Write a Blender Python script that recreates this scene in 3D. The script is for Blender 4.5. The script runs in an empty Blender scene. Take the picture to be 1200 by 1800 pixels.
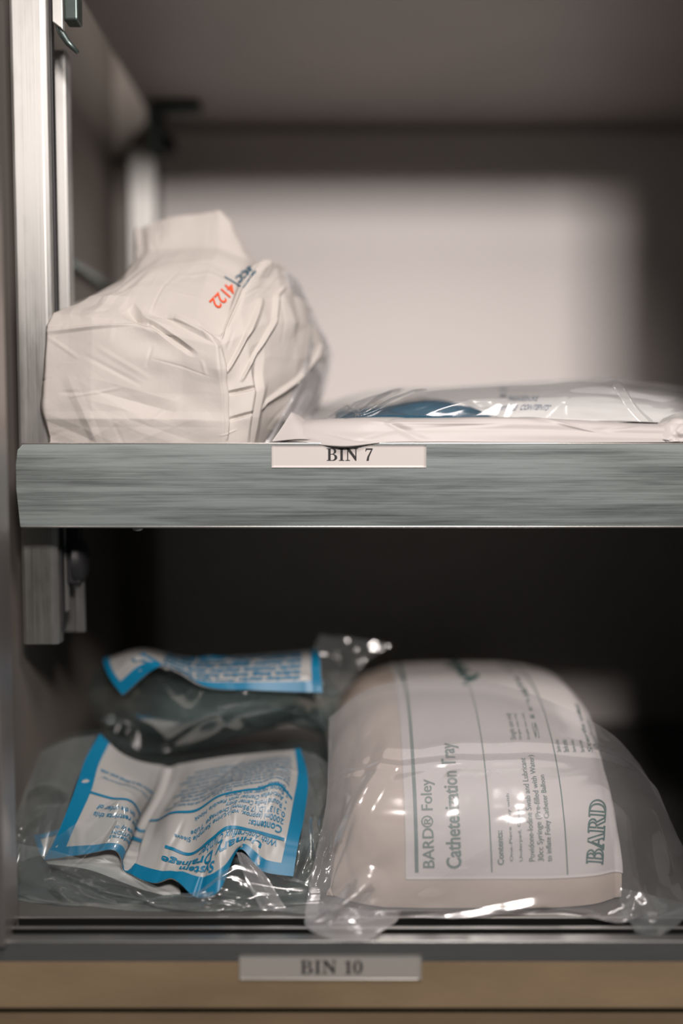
import bpy, bmesh, math, random
import numpy as np
from mathutils import Vector, Matrix

S = bpy.context.scene
COL = S.collection

# ------------------------------------------------------------------ camera
D = 0.46                      # distance from the lens to the front of the shelf lip (metres)
F = 1730.0                    # focal length in pixels of the 1200x1800 frame
TH = math.atan(120.0 / F)     # the camera looks slightly down
cam_data = bpy.data.cameras.new('camera')
cam_data.sensor_fit = 'VERTICAL'; cam_data.sensor_height = 36.0; cam_data.sensor_width = 24.0
cam_data.lens = F / 1800.0 * 36.0
cam_data.clip_start = 0.01
cam = bpy.data.objects.new('camera', cam_data); COL.objects.link(cam)
cam.location = (0, -D, 0)
cam.rotation_euler = (math.pi / 2 - TH, 0, 0)
cam_data.dof.use_dof = True
cam_data.dof.focus_distance = 0.462
cam_data.dof.aperture_fstop = 1.45
S.camera = cam

def at(px, py, d):
    """pixel of the photograph -> point at distance d in front of the lens (measured level)"""
    dx = (px - 600.0); dy = (900.0 - py)
    y = F * math.cos(TH) + dy * math.sin(TH)
    z = -F * math.sin(TH) + dy * math.cos(TH)
    k = d / y
    return np.array([dx * k, d - D, z * k])

# ------------------------------------------------------------------ light and exposure
S.view_settings.view_transform = 'Standard'
S.view_settings.look = 'None'
S.view_settings.gamma = 1.0
S.view_settings.use_curve_mapping = False
S.view_settings.exposure = 0.0
world = bpy.data.worlds.new('world'); S.world = world; world.use_nodes = True
wb = world.node_tree.nodes['Background']
wb.inputs[0].default_value = (0.80, 0.90, 0.92, 1); wb.inputs[1].default_value = 0.06

def area(name, loc, target, sx, sy, power, col):
    l = bpy.data.lights.new(name, 'AREA'); l.shape = 'RECTANGLE'; l.size = sx; l.size_y = sy
    l.energy = power; l.color = col
    o = bpy.data.objects.new(name, l); COL.objects.link(o)
    o.location = loc
    o.rotation_euler = (Vector(target) - Vector(loc)).to_track_quat('-Z', 'Y').to_euler()
    return o
area('aisle_lamp', (0.09, -0.70, 0.355), (0.0, 0.15, -0.03), 0.14, 0.10, 5.6, (1.0, 0.905, 0.86))
area('aisle_lamp_front', (0.10, -0.37, 0.42), (0.03, 0.02, -0.18), 0.12, 0.16, 1.9, (1.0, 0.905, 0.86))
try:
    S.cycles.use_denoising = True
    S.cycles.max_bounces = 10
    S.cycles.transparent_max_bounces = 24
    S.cycles.caustics_reflective = False
    S.cycles.caustics_refractive = False
    S.cycles.sample_clamp_indirect = 4.0
except Exception:
    pass

# ------------------------------------------------------------------ materials
def newmat(name):
    m = bpy.data.materials.new(name); m.use_nodes = True
    nt = m.node_tree; b = nt.nodes['Principled BSDF']
    return m, nt, b
def N(nt, t, **kw):
    n = nt.nodes.new(t)
    for k, v in kw.items(): setattr(n, k, v)
    return n
def ramp(nt, a, b, pa=0.0, pb=1.0):
    r = N(nt, 'ShaderNodeValToRGB')
    r.color_ramp.elements[0].color = (*a, 1); r.color_ramp.elements[0].position = pa
    r.color_ramp.elements[1].color = (*b, 1); r.color_ramp.elements[1].position = pb
    return r
def simple(name, col, rough=0.6, metal=0.0, var=0.06, scale=40, stretch=(1, 1, 1), bump=0.0, bscale=200, spec=0.5, trans=0.0):
    m, nt, b = newmat(name)
    tc = N(nt, 'ShaderNodeTexCoord'); mp = N(nt, 'ShaderNodeMapping'); mp.inputs['Scale'].default_value = stretch
    no = N(nt, 'ShaderNodeTexNoise'); no.inputs['Scale'].default_value = scale; no.inputs['Detail'].default_value = 5
    nt.links.new(tc.outputs['Object'], mp.inputs[0]); nt.links.new(mp.outputs[0], no.inputs['Vector'])
    lo = tuple(max(0, c * (1 - var)) for c in col); hi = tuple(min(1, c * (1 + var)) for c in col)
    r = ramp(nt, lo, hi, 0.3, 0.7)
    nt.links.new(no.outputs[0], r.inputs[0]); nt.links.new(r.outputs[0], b.inputs['Base Color'])
    b.inputs['Roughness'].default_value = rough; b.inputs['Metallic'].default_value = metal
    b.inputs['Specular IOR Level'].default_value = spec
    if bump:
        n2 = N(nt, 'ShaderNodeTexNoise'); n2.inputs['Scale'].default_value = bscale; n2.inputs['Detail'].default_value = 4
        nt.links.new(mp.outputs[0], n2.inputs['Vector'])
        bp = N(nt, 'ShaderNodeBump'); bp.inputs['Strength'].default_value = bump; bp.inputs['Distance'].default_value = 0.0005
        nt.links.new(n2.outputs[0], bp.inputs['Height']); nt.links.new(bp.outputs[0], b.inputs['Normal'])
    return m
def brushed(name, col, rough=0.32, axis='x', blotch=0.25):
    m, nt, b = newmat(name)
    tc = N(nt, 'ShaderNodeTexCoord')
    mp = N(nt, 'ShaderNodeMapping')
    mp.inputs['Scale'].default_value = (12, 900, 900) if axis == 'x' else (900, 900, 8)
    no = N(nt, 'ShaderNodeTexNoise'); no.inputs['Scale'].default_value = 1.0; no.inputs['Detail'].default_value = 6; no.inputs['Roughness'].default_value = 0.7
    nt.links.new(tc.outputs['Object'], mp.inputs[0]); nt.links.new(mp.outputs[0], no.inputs['Vector'])
    mp2 = N(nt, 'ShaderNodeMapping'); mp2.inputs['Scale'].default_value = (7, 130, 130) if axis == 'x' else (25, 25, 8)
    n2 = N(nt, 'ShaderNodeTexNoise'); n2.inputs['Scale'].default_value = 1.3; n2.inputs['Detail'].default_value = 5; n2.inputs['Roughness'].default_value = 0.65
    nt.links.new(tc.outputs['Object'], mp2.inputs[0]); nt.links.new(mp2.outputs[0], n2.inputs['Vector'])
    mix = N(nt, 'ShaderNodeMath', operation='ADD'); sc = N(nt, 'ShaderNodeMath', operation='MULTIPLY'); sc.inputs[1].default_value = 0.7
    nt.links.new(no.outputs[0], sc.inputs[0]); nt.links.new(sc.outputs[0], mix.inputs[0]); nt.links.new(n2.outputs[0], mix.inputs[1])
    r = ramp(nt, tuple(c * (1 - blotch) for c in col), tuple(min(1, c * (1 + blotch)) for c in col), 0.62, 1.08)
    nt.links.new(mix.outputs[0], r.inputs[0]); nt.links.new(r.outputs[0], b.inputs['Base Color'])
    rr = N(nt, 'ShaderNodeMapRange'); rr.inputs['From Min'].default_value = 0.5; rr.inputs['From Max'].default_value = 0.95
    rr.inputs['To Min'].default_value = rough * 0.8; rr.inputs['To Max'].default_value = rough * 1.35
    nt.links.new(mix.outputs[0], rr.inputs[0]); nt.links.new(rr.outputs[0], b.inputs['Roughness'])
    b.inputs['Metallic'].default_value = 1.0
    b.inputs['Anisotropic'].default_value = 0.6
    bp = N(nt, 'ShaderNodeBump'); bp.inputs['Strength'].default_value = 0.25; bp.inputs['Distance'].default_value = 0.0001
    nt.links.new(no.outputs[0], bp.inputs['Height']); nt.links.new(bp.outputs[0], b.inputs['Normal'])
    return m
def film(name, tint=(0.93, 0.95, 0.95), haze=0.12, gloss=0.10, rough=0.12, hazecol=(0.75, 0.76, 0.78), bump=0.0, bscale=60, thin_at=None):
    """thin clear plastic: lets light through, with a gloss that grows towards grazing angles and a faint milky haze"""
    m = bpy.data.materials.new(name); m.use_nodes = True; nt = m.node_tree
    nt.nodes.clear()
    out = N(nt, 'ShaderNodeOutputMaterial')
    tr = N(nt, 'ShaderNodeBsdfTransparent'); tr.inputs[0].default_value = (*tint, 1)
    df = N(nt, 'ShaderNodeBsdfDiffuse'); df.inputs[0].default_value = (*hazecol, 1)
    tl = N(nt, 'ShaderNodeBsdfTranslucent'); tl.inputs[0].default_value = (*hazecol, 1)
    gl = N(nt, 'ShaderNodeBsdfGlossy'); gl.inputs['Roughness'].default_value = rough; gl.inputs[0].default_value = (1, 1, 1, 1)
    lw = N(nt, 'ShaderNodeLayerWeight'); lw.inputs[0].default_value = 0.35
    md = N(nt, 'ShaderNodeMixShader'); md.inputs[0].default_value = 0.35
    nt.links.new(df.outputs[0], md.inputs[1]); nt.links.new(tl.outputs[0], md.inputs[2])
    # haze factor: grows towards grazing
    hz = N(nt, 'ShaderNodeMapRange'); hz.inputs['To Min'].default_value = haze; hz.inputs['To Max'].default_value = min(0.9, haze * 2.4 + 0.10)
    nt.links.new(lw.outputs['Facing'], hz.inputs[0])
    hout = hz.outputs[0]
    if thin_at:      # the plastic lies double on one side and single on the other
        tc0 = N(nt, 'ShaderNodeTexCoord'); sx = N(nt, 'ShaderNodeSeparateXYZ'); nt.links.new(tc0.outputs['Object'], sx.inputs[0])
        mr = N(nt, 'ShaderNodeMapRange'); mr.inputs['From Min'].default_value = thin_at[0]; mr.inputs['From Max'].default_value = thin_at[1]
        mr.inputs['To Min'].default_value = 1.0; mr.inputs['To Max'].default_value = thin_at[2]
        nt.links.new(sx.outputs[0], mr.inputs[0]); mu = N(nt, 'ShaderNodeMath', operation='MULTIPLY')
        nt.links.new(hout, mu.inputs[0]); nt.links.new(mr.outputs[0], mu.inputs[1]); hout = mu.outputs[0]
    m1 = N(nt, 'ShaderNodeMixShader'); nt.links.new(hout, m1.inputs[0])
    nt.links.new(tr.outputs[0], m1.inputs[1]); nt.links.new(md.outputs[0], m1.inputs[2])
    gm = N(nt, 'ShaderNodeMapRange'); gm.inputs['To Min'].default_value = gloss; gm.inputs['To Max'].default_value = 0.30
    nt.links.new(lw.outputs['Fresnel'], gm.inputs[0])
    m2 = N(nt, 'ShaderNodeMixShader'); nt.links.new(gm.outputs[0], m2.inputs[0])
    nt.links.new(m1.outputs[0], m2.inputs[1]); nt.links.new(gl.outputs[0], m2.inputs[2])
    if bump:
        tc = N(nt, 'ShaderNodeTexCoord')
        n1 = N(nt, 'ShaderNodeTexNoise'); n1.inputs['Scale'].default_value = bscale; n1.inputs['Detail'].default_value = 3; n1.inputs['Distortion'].default_value = 0.6
        nt.links.new(tc.outputs['Object'], n1.inputs['Vector'])
        bp = N(nt, 'ShaderNodeBump'); bp.inputs['Strength'].default_value = bump; bp.inputs['Distance'].default_value = 0.003
        nt.links.new(n1.outputs[0], bp.inputs['Height'])
        for s in (gl, df, lw): nt.links.new(bp.outputs[0], s.inputs['Normal'])
    nt.links.new(m2.outputs[0], out.inputs[0])
    return m

M = {}
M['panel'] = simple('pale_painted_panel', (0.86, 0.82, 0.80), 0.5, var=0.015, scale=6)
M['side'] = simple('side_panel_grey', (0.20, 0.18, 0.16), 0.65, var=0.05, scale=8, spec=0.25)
M['shelf_under'] = simple('shelf_underside', (0.42, 0.39, 0.37), 0.5, metal=0.3, var=0.06, scale=10)
M['alu'] = brushed('brushed_aluminium', (0.50, 0.565, 0.56), 0.42, 'x', 0.09)
M['alu_v'] = brushed('extruded_aluminium', (0.44, 0.44, 0.425), 0.40, 'z', 0.10)
M['rim'] = simple('bright_cut_edge', (0.85, 0.82, 0.78), 0.30, metal=1.0)
M['dark'] = simple('dark_steel_clip', (0.10, 0.13, 0.125), 0.35, metal=0.7, var=0.2)
M['rubber'] = simple('black_rubber', (0.02, 0.02, 0.022), 0.5)
M['track'] = simple('track_aluminium', (0.42, 0.42, 0.41), 0.38, metal=0.9, stretch=(1, 10, 10))
M['tan'] = simple('tan_laminate', (0.24, 0.175, 0.105), 0.55, var=0.16, scale=14, stretch=(1, 3, 3), bump=0.2)
M['jamb'] = simple('jamb_aluminium', (0.42, 0.385, 0.37), 0.40, metal=0.85, stretch=(40, 40, 1), scale=10)
M['paper'] = simple('white_wrap_paper', (0.56, 0.525, 0.49), 0.62, var=0.012, scale=30, bump=0.25, bscale=240)
M['paper2'] = simple('white_backing_paper', (0.54, 0.51, 0.495), 0.5, var=0.015, scale=30, bump=0.12, bscale=160)
M['pad'] = simple('white_pad', (0.66, 0.64, 0.63), 0.8, var=0.04, scale=60, bump=0.5)
M['blue_cloth'] = simple('blue_drape', (0.001, 0.060, 0.110), 0.7, var=0.25, scale=120, bump=0.8, bscale=900)
M['floor'] = simple('compartment_floor', (0.09, 0.09, 0.085), 0.5, var=0.1)
M['groove'] = simple('black_groove', (0.008, 0.008, 0.008), 0.9, spec=0.1)
M['tape'] = simple('label_tape', (0.64, 0.60, 0.575), 0.42, var=0.01)
M['cleartape'] = film('clear_label_tape', haze=0.42, gloss=0.05, rough=0.3, hazecol=(0.80, 0.77, 0.72))
M['black_ink'] = simple('black_ink', (0.012, 0.012, 0.014), 0.5)
M['red_ink'] = simple('red_ink', (0.80, 0.115, 0.045), 0.5)
M['navy_ink'] = simple('navy_ink', (0.01, 0.115, 0.20), 0.5)
M['blue_ink'] = simple('cyan_blue_ink', (0.002, 0.16, 0.30), 0.4, var=0.05)
M['green_ink'] = simple('dark_green_ink', (0.035, 0.12, 0.11), 0.5)
M['grey_ink'] = simple('grey_blue_ink', (0.30, 0.34, 0.42), 0.6)
M['label'] = simple('white_label_film', (0.38, 0.38, 0.37), 0.38, var=0.015, scale=20)
M['wrapcloth'] = simple('cream_inner_wrap', (0.52, 0.44, 0.375), 0.75, var=0.05, scale=30, bump=0.4)
M['sheet'] = simple('white_printed_sheet', (0.60, 0.57, 0.555), 0.6, var=0.01)
M['film'] = film('clear_film', haze=0.13, gloss=0.05, rough=0.14, hazecol=(0.60, 0.66, 0.66))
M['film_dark'] = film('clear_vinyl_bag', tint=(0.72, 0.80, 0.80), haze=0.075, gloss=0.07, rough=0.13, hazecol=(0.30, 0.36, 0.36))
M['film_thin'] = film('thin_clear_film', haze=0.035, gloss=0.025, rough=0.12, hazecol=(0.70, 0.68, 0.70))
M['milky'] = film('milky_polythene', tint=(0.95, 0.95, 0.96), haze=0.24, gloss=0.045, rough=0.16, hazecol=(0.84, 0.84, 0.86))
M['milky_bag'] = film('milky_bag', tint=(0.95, 0.95, 0.96), haze=0.25, gloss=0.05, rough=0.15, hazecol=(0.84, 0.84, 0.86), thin_at=(0.0, 0.065, 0.30))
M['tube'] = film('pvc_tube', tint=(0.8, 0.85, 0.85), haze=0.2, gloss=0.1, rough=0.1)

# ------------------------------------------------------------------ object helpers
def prop(o, label=None, cat=None, group=None, kind=None):
    if label: o['label'] = label
    if cat: o['category'] = cat
    if group: o['group'] = group
    if kind: o['kind'] = kind
    return o
def thing(name, loc, label, cat, group=None):
    o = bpy.data.objects.new(name, None); COL.objects.link(o)
    o.location = tuple(float(v) for v in loc); o.empty_display_size = 0.02
    bpy.context.view_layer.update()
    return prop(o, label, cat, group)
def link(name, me, mats, parent=None):
    for m in (mats if isinstance(mats, (list, tuple)) else [mats]): me.materials.append(m)
    o = bpy.data.objects.new(name, me); COL.objects.link(o)
    if parent is not None:
        # meshes are written in world coordinates; move them into the parent's frame
        p = parent; off = Vector((0, 0, 0))
        while p is not None: off += p.location; p = p.parent
        me.transform(Matrix.Translation(-off))
        o.parent = parent
    else:
        vs = [v.co for v in me.vertices]
        if vs:
            c = Vector((sum(v.x for v in vs) / len(vs), sum(v.y for v in vs) / len(vs), min(v.z for v in vs)))
            me.transform(Matrix.Translation(-c)); o.location = c
    return o
class MB:
    """collects shapes into one mesh"""
    def __init__(s): s.v = []; s.f = []; s.m = []; s.smooth = []
    def add(s, V, Fc, mi=0, smooth=True):
        b = len(s.v); s.v += [tuple(float(c) for c in p) for p in V]
        for f in Fc: s.f.append([i + b for i in f]); s.m.append(mi); s.smooth.append(smooth)
    def box(s, a, b, bev=0.0, mi=0):
        bm = bmesh.new(); bmesh.ops.create_cube(bm, size=1)
        for v in bm.verts:
            v.co = Vector([(a[i] + b[i]) / 2 + v.co[i] * (b[i] - a[i]) for i in range(3)])
        if bev: bmesh.ops.bevel(bm, geom=bm.edges[:], offset=bev, segments=3, profile=0.5, affect='EDGES')
        bm.verts.index_update()
        s.add([v.co for v in bm.verts], [[v.index for v in f.verts] for f in bm.faces], mi, False); bm.free()
    def prism(s, pts, axis, a, b, bev=0.0, mi=0):
        """polygon pts (2D) extruded along axis from a to b. axis 'x': pts=(y,z); 'y': (x,z); 'z': (x,y)"""
        def P(p, t):
            return {'x': (t, p[0], p[1]), 'y': (p[0], t, p[1]), 'z': (p[0], p[1], t)}[axis]
        bm = bmesh.new()
        A = [bm.verts.new(P(p, a)) for p in pts]; B = [bm.verts.new(P(p, b)) for p in pts]
        bm.faces.new(A); bm.faces.new(B[::-1]); n = len(pts)
        for i in range(n): bm.faces.new([A[i], B[i], B[(i + 1) % n], A[(i + 1) % n]])
        bmesh.ops.recalc_face_normals(bm, faces=bm.faces)
        if bev: bmesh.ops.bevel(bm, geom=bm.edges[:], offset=bev, segments=2, profile=0.5, affect='EDGES')
        bm.verts.index_update()
        s.add([v.co for v in bm.verts], [[v.index for v in f.verts] for f in bm.faces], mi, False); bm.free()
    def tube(s, P, r, n=12, mi=0):
        P = [np.array(p, float) for p in P]; V = []; Fc = []
        for i, p in enumerate(P):
            t = P[min(i + 1, len(P) - 1)] - P[max(i - 1, 0)]; t /= np.linalg.norm(t) + 1e-12
            u = np.cross(t, [0, 0, 1.0]);
            if np.linalg.norm(u) < 1e-3: u = np.cross(t, [0, 1.0, 0])
            u /= np.linalg.norm(u); w = np.cross(t, u)
            rr = r[i] if isinstance(r, (list, tuple)) else r
            for k in range(n):
                a = 2 * math.pi * k / n; V.append(p + rr * (math.cos(a) * u + math.sin(a) * w))
        for i in range(len(P) - 1):
            for k in range(n):
                Fc.append([i * n + k, i * n + (k + 1) % n, (i + 1) * n + (k + 1) % n, (i + 1) * n + k])
        Fc.append(list(range(n))[::-1]); Fc.append([(len(P) - 1) * n + k for k in range(n)])
        s.add(V, Fc, mi)
    def build(s, name, mats, parent=None):
        me = bpy.data.meshes.new(name); me.from_pydata(s.v, [], s.f); me.update()
        me.polygons.foreach_set('material_index', s.m); me.polygons.foreach_set('use_smooth', s.smooth)
        return link(name, me, mats, parent)

# ------------------------------------------------------------------ soft surfaces
def smooth_noise(U, V, rng, freq):
    n = int(math.ceil(freq)) + 3
    g = rng.standard_normal((n, n))
    x = U * freq; y = V * freq
    xi = np.clip(np.floor(x).astype(int), 0, n - 2); yi = np.clip(np.floor(y).astype(int), 0, n - 2)
    fx = x - xi; fy = y - yi; fx = fx * fx * (3 - 2 * fx); fy = fy * fy * (3 - 2 * fy)
    a = g[yi, xi]; b = g[yi, xi + 1]; c = g[yi + 1, xi]; d = g[yi + 1, xi + 1]
    return (a * (1 - fx) + b * fx) * (1 - fy) + (c * (1 - fx) + d * fx) * fy
def seg_ridge(U, V, a, b, w, amp, asp=1.0):
    ax, ay, bx, by = a[0] * asp, a[1], b[0] * asp, b[1]
    dx, dy = bx - ax, by - ay; L2 = dx * dx + dy * dy + 1e-12
    t = np.clip(((U * asp - ax) * dx + (V - ay) * dy) / L2, 0, 1)
    dist = np.hypot(U * asp - (ax + t * dx), V - (ay + t * dy))
    return amp * np.clip(1 - dist / w, 0, 1) * (0.25 + 0.75 * np.sin(np.pi * np.clip(t, 0.0, 1.0)) ** 0.6)
def creases(U, V, n, seed, amp, wid=(0.03, 0.1), ln=(0.15, 0.5), asp=1.0, ang=None):
    rng = np.random.default_rng(seed); h = np.zeros_like(U)
    for _ in range(n):
        cx, cy = rng.random() * asp, rng.random(); a = rng.random() * math.pi if ang is None else ang + rng.normal() * 0.35
        L = rng.uniform(*ln) / 2; w = rng.uniform(*wid); am = amp * rng.uniform(0.3, 1) * rng.choice([-1, 1])
        A = ((cx - math.cos(a) * L) / asp, cy - math.sin(a) * L); B = ((cx + math.cos(a) * L) / asp, cy + math.sin(a) * L)
        h += seg_ridge(U, V, A, B, w, am, asp)
    return h
class Surf:
    """a sheet through a table of control points (rows t, columns s), smoothed and creased"""
    def __init__(self, table, ts=None, ss=None, n=120, m=120, smooth=3, cr=True):
        T = np.array(table, float); R, C = T.shape[:2]
        ts = np.linspace(0, 1, R) if ts is None else np.array(ts, float)
        ss = np.linspace(0, 1, C) if ss is None else np.array(ss, float)
        tt = np.linspace(0, 1, n); sq = np.linspace(0, 1, m)
        def interp(A, xs, xq):
            A = np.asarray(A); K = len(xs)
            i = np.clip(np.searchsorted(xs, xq, side='right') - 1, 0, K - 2)
            h = (xs[i + 1] - xs[i])[:, None, None]; f = ((xq - xs[i])[:, None, None]) / h
            if not cr: return A[i] * (1 - f) + A[i + 1] * f
            # finite-difference tangents (monotone-ish Catmull-Rom on a non-uniform axis)
            d = np.zeros_like(A)
            sl = (A[1:] - A[:-1]) / (xs[1:] - xs[:-1])[:, None, None]
            d[0] = sl[0]; d[-1] = sl[-1]
            if K > 2: d[1:-1] = (sl[1:] + sl[:-1]) / 2
            f2 = f * f; f3 = f2 * f
            return (2 * f3 - 3 * f2 + 1) * A[i] + (f3 - 2 * f2 + f) * h * d[i] + (-2 * f3 + 3 * f2) * A[i + 1] + (f3 - f2) * h * d[i + 1]
        G = interp(T, ts, tt)                       # n x C x 3
        G = interp(G.transpose(1, 0, 2), ss, sq).transpose(1, 0, 2)
        self.G = G; self.n = n; self.m = m
        for _ in range(smooth): self.relax()
        self.U, self.V = np.meshgrid(sq, tt)
    def relax(self):
        G = self.G; H = G.copy()
        H[1:-1, 1:-1] = (G[1:-1, 1:-1] * 2 + G[2:, 1:-1] + G[:-2, 1:-1] + G[1:-1, 2:] + G[1:-1, :-2]) / 6
        self.G = H
    def normals(self):
        gu = np.gradient(self.G, axis=1); gv = np.gradient(self.G, axis=0)
        nn = np.cross(gv, gu); nn /= np.linalg.norm(nn, axis=2, keepdims=True) + 1e-12
        # orient towards the opening of the cabinet
        if nn[..., 1].mean() > 0: nn = -nn
        return nn
    def disp(self, h):
        self.G = self.G + self.normals() * h[..., None]; return self
    def pt(self, s, t, off=0.0):
        if not hasattr(self, '_nn') or self._g is not self.G: self._nn = self.normals(); self._g = self.G
        x = min(max(s, 0), 1) * (self.m - 1); y = min(max(t, 0), 1) * (self.n - 1)
        i = min(int(y), self.n - 2); j = min(int(x), self.m - 2); fy = y - i; fx = x - j
        def L(A): return (A[i, j] * (1 - fx) + A[i, j + 1] * fx) * (1 - fy) + (A[i + 1, j] * (1 - fx) + A[i + 1, j + 1] * fx) * fy
        n_ = L(self._nn); return L(self.G) + n_ / (np.linalg.norm(n_) + 1e-12) * off
    def faces(self):
        n, m = self.n, self.m
        return [[i * m + j, i * m + j + 1, (i + 1) * m + j + 1, (i + 1) * m + j] for i in range(n - 1) for j in range(m - 1)]
    def into(self, mb, mi=0): mb.add(self.G.reshape(-1, 3), self.faces(), mi)
    def thick(self, mb, th, mi=0):
        """closed sheet of thickness th"""
        n, m = self.n, self.m; A = self.G.reshape(-1, 3); B = (self.G - self.normals() * th).reshape(-1, 3)
        k = len(A); Fc = self.faces(); Fb = [[a + k for a in f[::-1]] for f in Fc]
        rim = [j for j in range(m)] + [i * m + m - 1 for i in range(1, n)] + [(n - 1) * m + j for j in range(m - 2, -1, -1)] + [i * m for i in range(n - 2, 0, -1)]
        Fr = [[rim[i], rim[(i + 1) % len(rim)], rim[(i + 1) % len(rim)] + k, rim[i] + k] for i in range(len(rim))]
        mb.add(np.vstack([A, B]), Fc + Fb + Fr, mi)
def T3(rows):
    """rows of (px, py, d) -> table of points"""
    return [[at(*p) for p in r] for r in rows]
def strip(mb, sf, pts, w, mi, off=0.0003, seg=40, asp=1.0):
    """a printed line of width w (in t units) through (s,t) points on a surface"""
    P = np.array(pts, float); q = np.linspace(0, len(P) - 1, seg)
    i = np.clip(q.astype(int), 0, len(P) - 2); f = (q - i)[:, None]; C = P[i] * (1 - f) + P[i + 1] * f
    V = []
    for k in range(seg):
        t = C[min(k + 1, seg - 1)] - C[max(k - 1, 0)]; t = t * np.array([asp, 1]); t /= np.linalg.norm(t) + 1e-9
        nrm = np.array([-t[1] / asp, t[0]]) * w / 2
        for sgn in (1, -1):
            c = C[k] + nrm * sgn; V.append(sf.pt(c[0], c[1], off))
    mb.add(V, [[2 * k, 2 * k + 1, 2 * k + 3, 2 * k + 2] for k in range(seg - 1)], mi)
_tcache = {}
def text2d(s, bold=0.0, shear=0.0):
    """flat outline of a piece of text: verts (x,y) with cap height ~0.7, and faces"""
    key = (s, bold, shear)
    if key in _tcache: return _tcache[key]
    c = bpy.data.curves.new('t', 'FONT'); c.body = s; c.size = 1; c.offset = bold; c.shear = shear; c.resolution_u = 3
    c.fill_mode = 'FRONT'
    o = bpy.data.objects.new('t', c); COL.objects.link(o); bpy.context.view_layer.update()
    me = bpy.data.meshes.new_from_object(o.evaluated_get(bpy.context.evaluated_depsgraph_get()))
    V = np.array([v.co[:2] for v in me.vertices]); Fc = [list(p.vertices) for p in me.polygons]
    bpy.data.objects.remove(o); bpy.data.curves.remove(c); bpy.data.meshes.remove(me)
    _tcache[key] = (V, Fc); return V, Fc
def text_on(mb, sf, s, org, xdir, ydir, size, mi, bold=0.0, shear=0.0, off=0.0004, width=None, data=None):
    """text on a surface: org (s,t), xdir / ydir = (ds,dt) for one unit of text"""
    V, Fc = data if data else text2d(s, bold, shear)
    if len(V) == 0: return
    V = V.copy()
    if width is not None: V[:, 0] *= width / (V[:, 0].max() - V[:, 0].min() + 1e-9) / size
    X = np.array(xdir, float) * size; Y = np.array(ydir, float) * size; O = np.array(org, float)
    P = [O + v[0] * X + v[1] * Y for v in V]
    mb.add([sf.pt(p[0], p[1], off) for p in P], Fc, mi, False)
# --- a small set of bold serif capitals and figures (cap height 1), as outlines with holes
def arc(cx, cy, rx, ry, a0, a1, n=10):
    return [(cx + rx * math.cos(math.radians(a0 + (a1 - a0) * i / n)), cy + ry * math.sin(math.radians(a0 + (a1 - a0) * i / n))) for i in range(n + 1)]
SER = {
 'B': (0.80, [[(0, 0), (0, .05), (.10, .07), (.10, .93), (0, .95), (0, 1), (.42, 1)] + arc(.42, .765, .26, .235, 90, -70, 10) + arc(.44, .265, .31, .265, 70, -90, 12),
       [(.28, .56), (.28, .94), (.38, .94)] + arc(.38, .75, .13, .19, 90, -90, 8), [(.28, .06), (.28, .50), (.40, .50)] + arc(.40, .28, .16, .22, 90, -90, 8)]),
 'I': (0.42, [[(0, 0), (0, .05), (.11, .07), (.11, .93), (0, .95), (0, 1), (.40, 1), (.40, .95), (.29, .93), (.29, .07), (.40, .05), (.40, 0)]]),
 'N': (0.92, [[(0, 0), (0, .05), (.12, .08), (.12, .92), (0, .95), (0, 1), (.28, 1), (.70, .36), (.70, .92), (.57, .95), (.57, 1), (.90, 1), (.90, .95), (.78, .92), (.78, 0), (.70, 0), (.20, .76), (.20, .08), (.33, .05), (.33, 0)]]),
 'A': (0.88, [[(0, 0), (0, .05), (.08, .07), (.38, 1), (.50, 1), (.80, .07), (.88, .05), (.88, 0), (.50, 0), (.50, .05), (.58, .07), (.52, .30), (.24, .30), (.18, .07), (.28, .05), (.28, 0)], [(.26, .36), (.50, .36), (.38, .75)]]),
 'R': (0.88, [[(0, 0), (0, .05), (.10, .07), (.10, .93), (0, .95), (0, 1), (.42, 1)] + arc(.42, .74, .28, .26, 90, -60, 10) + [(.78, .07), (.88, .05), (.88, 0), (.62, 0), (.40, .46), (.28, .46), (.28, .07), (.38, .05), (.38, 0)],
       [(.28, .53), (.28, .94), (.40, .94)] + arc(.40, .735, .14, .205, 90, -90, 8)]),
 'D': (0.88, [[(0, 0), (0, .05), (.10, .07), (.10, .93), (0, .95), (0, 1), (.40, 1)] + arc(.40, .5, .46, .5, 90, -90, 14), [(.28, .06), (.28, .94), (.38, .94)] + arc(.38, .5, .28, .44, 90, -90, 12)]),
 '7': (0.58, [[(.02, .74), (.05, 1), (.55, 1), (.55, .95), (.30, .30), (.27, 0), (.10, 0), (.16, .32), (.42, .87), (.13, .87), (.06, .74)]]),
 '1': (0.46, [[(.02, 0), (.02, .05), (.15, .07), (.15, .80), (.02, .77), (.02, .82), (.26, 1), (.32, 1), (.32, .07), (.44, .05), (.44, 0)]]),
 '0': (0.62, [arc(.30, .5, .29, .51, 0, 360, 24)[:-1], arc(.30, .5, .12, .44, 0, 360, 20)[:-1]]),
 ' ': (0.36, []),
}
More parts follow.
